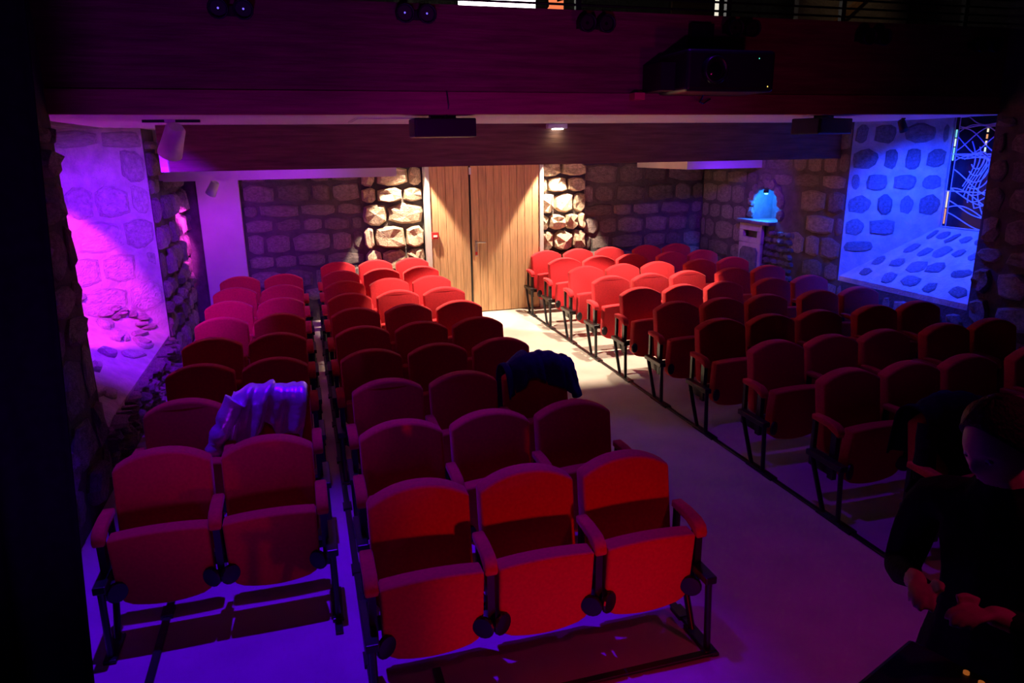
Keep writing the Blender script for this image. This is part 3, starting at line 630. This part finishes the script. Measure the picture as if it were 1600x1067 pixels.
# ------------------------------------------------------------------ person at the lighting desk
def person(loc, rz):
    t = thing('person', 'person in black clothes standing with head bowed at the right edge', 'person', loc, rz)
    V = []; E_ = []; R_ = []
    def chain(pts, start=None):
        prev = start
        for p, r in pts:
            V.append(p); R_.append(r); i = len(V)-1
            if prev is not None: E_.append((prev, i))
            prev = i
        return prev
    pel = chain([((0, .06, .95), .150)])
    sp_ = chain([((0, .03, 1.10), .135), ((0, 0, 1.25), .150), ((0, -.01, 1.38), .150)], pel); chest = sp_
    chain([((0, -.03, 1.475), .075), ((0, -.055, 1.53), .058), ((0, -.085, 1.585), .060)], chest)
    for s in (-1, 1):
        sh = chain([((s*.105, 0, 1.415), .090), ((s*.185, .0, 1.40), .078)], chest)
        el = chain([((s*.215, .01, 1.27), .070), ((s*.235, .0, 1.12), .060)], sh)
        wr_ = chain([((s*.185, -.10, 1.165), .048), ((s*.125, -.19, 1.215), .034)], el)
        hx, hy, hz = s*.100, -.225, 1.232
        palm = chain([((hx, hy, hz), .030), ((s*.080, -.255, 1.240), .028)], wr_)
        hp = chain([((s*.095, .055, .86), .105), ((s*.11, .03, .68), .088), ((s*.115, .02, .50), .066), ((s*.12, .05, .30), .058), ((s*.12, .07, .10), .044)], pel)
        chain([((s*.125, .0, .055), .045), ((s*.13, -.10, .045), .040)], hp)
    me = bpy.data.meshes.new('rig'); me.from_pydata(V, E_, []); tmp = bpy.data.objects.new('rig', me); COL.objects.link(tmp)
    tmp.modifiers.new('skin', 'SKIN')
    for i, r in enumerate(R_): me.skin_vertices[0].data[i].radius = (r, r*.8 if r > .12 else r)
    me.skin_vertices[0].data[0].use_root = True
    sb = tmp.modifiers.new('sub', 'SUBSURF'); sb.levels = 1
    dg = bpy.context.evaluated_depsgraph_get(); ev = tmp.evaluated_get(dg); m0 = ev.to_mesh()
    mb = MB(); mb.add([v.co[:] for v in m0.vertices], [tuple(p.vertices) for p in m0.polygons]); ev.to_mesh_clear()
    bpy.data.objects.remove(tmp)
    # fingers, overlapping the palm before the surfaces are merged
    for s in (-1, 1):
        for k in range(4):
            L = (.055, .066, .070, .058)[k]; bx = s*(.096 - .019*k); by = -.262 - .006*(1.5-abs(k-1.5))
            mb.tube([(bx, by+.02, 1.240), (bx - s*.008, by-L*.4, 1.244), (bx - s*.018, by-L*.75, 1.236), (bx - s*.022, by-L, 1.218)], [.0105, .010, .009, .007], 8)
        mb.tube([(s*.055, -.225, 1.250), (s*.030, -.245, 1.262), (s*.018, -.272, 1.264)], [.013, .011, .008], 8)
    # head: shaped ellipsoid with brow, nose, lips, chin and ears, bowed and turned
    H = []; F = []; nu, nv = 28, 20
    hc = Vector((0, -.105, 1.648)); rot = Matrix.Rotation(math.radians(-14), 3, 'Z') @ Matrix.Rotation(math.radians(22), 3, 'X')
    for j in range(nv+1):
        ph = PI*j/nv
        for i in range(nu):
            th = 2*PI*i/nu
            x = .074*math.sin(ph)*math.cos(th); y = .096*math.sin(ph)*math.sin(th); z = .118*math.cos(ph)
            if z < 0: k = 1 + z*1.9; x *= max(.55, k); y = y*max(.62, 1+z*1.2) - (.016 if y < 0 else -.0)*(-z/.118)
            if y < 0:
                f_ = (-y/.096)
                y -= .024*math.exp(-(x/.013)**2 - ((z+.022)/.022)**2)*f_          # nose
                y -= .007*math.exp(-((abs(x)-.025)/.02)**2 - ((z-.022)/.010)**2)*f_ # brow
                y += .011*math.exp(-((abs(x)-.028)/.014)**2 - ((z-.002)/.012)**2)*f_ # eye sockets
                y -= .006*math.exp(-(x/.022)**2 - ((z+.066)/.009)**2)*f_          # lips
                y -= .010*math.exp(-(x/.02)**2 - ((z+.100)/.014)**2)              # chin
            H.append(hc + rot @ Vector((x, y, z)))
    for j in range(nv):
        for i in range(nu): F.append((j*nu+i, (j+1)*nu+i, (j+1)*nu+(i+1) % nu, j*nu+(i+1) % nu))
    mb.add(H, F)
    for s in (-1, 1):
        c = hc + rot @ Vector((s*.074, .012, -.008)); mb.lathe([(.010, -.008), (.024, -.002), (.022, .006), (.008, .008)], c, rot @ Vector((s, .35, 0)), 10)
    raw = mb.mesh('rig', 'black_cloth'); tmp = bpy.data.objects.new('rig', raw); COL.objects.link(tmp)
    rm = tmp.modifiers.new('r', 'REMESH'); rm.mode = 'VOXEL'; rm.voxel_size = .007
    sm = tmp.modifiers.new('s', 'SMOOTH'); sm.factor = .5; sm.iterations = 2
    dg = bpy.context.evaluated_depsgraph_get(); ev = tmp.evaluated_get(dg); body = bpy.data.meshes.new_from_object(ev)
    bpy.data.objects.remove(tmp)
    body.materials.clear(); body.materials.append(MATS['black_cloth']); body.materials.append(MATS['skin'])
    for p in body.polygons:
        c = p.center; p.use_smooth = True
        p.material_index = 1 if (c.z > 1.525 or (c.y < -.198 and abs(c.x) < .13 and 1.17 < c.z < 1.29)) else 0
    link('body', body, t)
    # hair cap
    hv = []; hf = []
    for j in range(9):
        for i in range(24):
            th = 2*PI*i/24; front = max(0, -math.sin(th)); lim = PI*(.60 - .35*front**.7); ph = lim*j/8
            k = 1.07 + .03*math.sin(9*th+3*ph) + .02*math.sin(17*th)
            x = .076*math.sin(ph)*math.cos(th)*k; y = .099*math.sin(ph)*math.sin(th)*k; z = .121*math.cos(ph)*k
            hv.append(hc + rot @ Vector((x, y, z)))
    for j in range(8):
        for i in range(24): hf.append((j*24+i, (j+1)*24+i, (j+1)*24+(i+1) % 24, j*24+(i+1) % 24))
    h = MB().add(hv, hf, True).obj('hair', 'hair', t); sd = h.modifiers.new('s', 'SOLIDIFY'); sd.thickness = .012; sd.offset = 0
    for s in (-1, 1):
        c = hc + rot @ Vector((s*.028, -.079, .0)); d = rot @ Vector((0, -1, -.3))
        e_ = MB().lathe([(.003, -.010), (.010, -.004), (.011, .002), (.007, .008), (.002, .010)], c, d, 10).obj('eye', 'eye', t)
        MB().lathe([(.005, .0085), (.004, .0105), (.001, .011)], c, d, 8).obj('iris', 'iris', e_)
person((1.36, -1.74, 0), math.radians(-70))
# black lighting desk in front of the person
dk = thing('lighting_desk', 'black lighting desk with small orange indicator lamps in the bottom right corner', 'lighting desk', (1.36, -1.74, 0), math.radians(-70))
bevel(MB().box(-.10, .90, -.80, -.21, .96, 1.04).obj('console_body', 'black_plastic', dk), .012)
for k in range(8): bevel(MB().box(-.04+k*.11, -.02+k*.11, -.56, -.52, 1.04, 1.055).obj('fader_knob', 'frame', dk), .003, 1)
for x, y in ((.06, -.24), (.10, -.25), (.17, -.24)): MB().lathe([(.008, 0), (.008, .006), (.003, .009)], (x, y, 1.04), (0, 0, 1), 8).obj('indicator', 'led_orange', dk)
for x in (-.06, .86):
    for y in (-.76, -.26): MB().box(x-.02, x+.02, y-.02, y+.02, 0, .96).obj('leg', 'frame', dk)
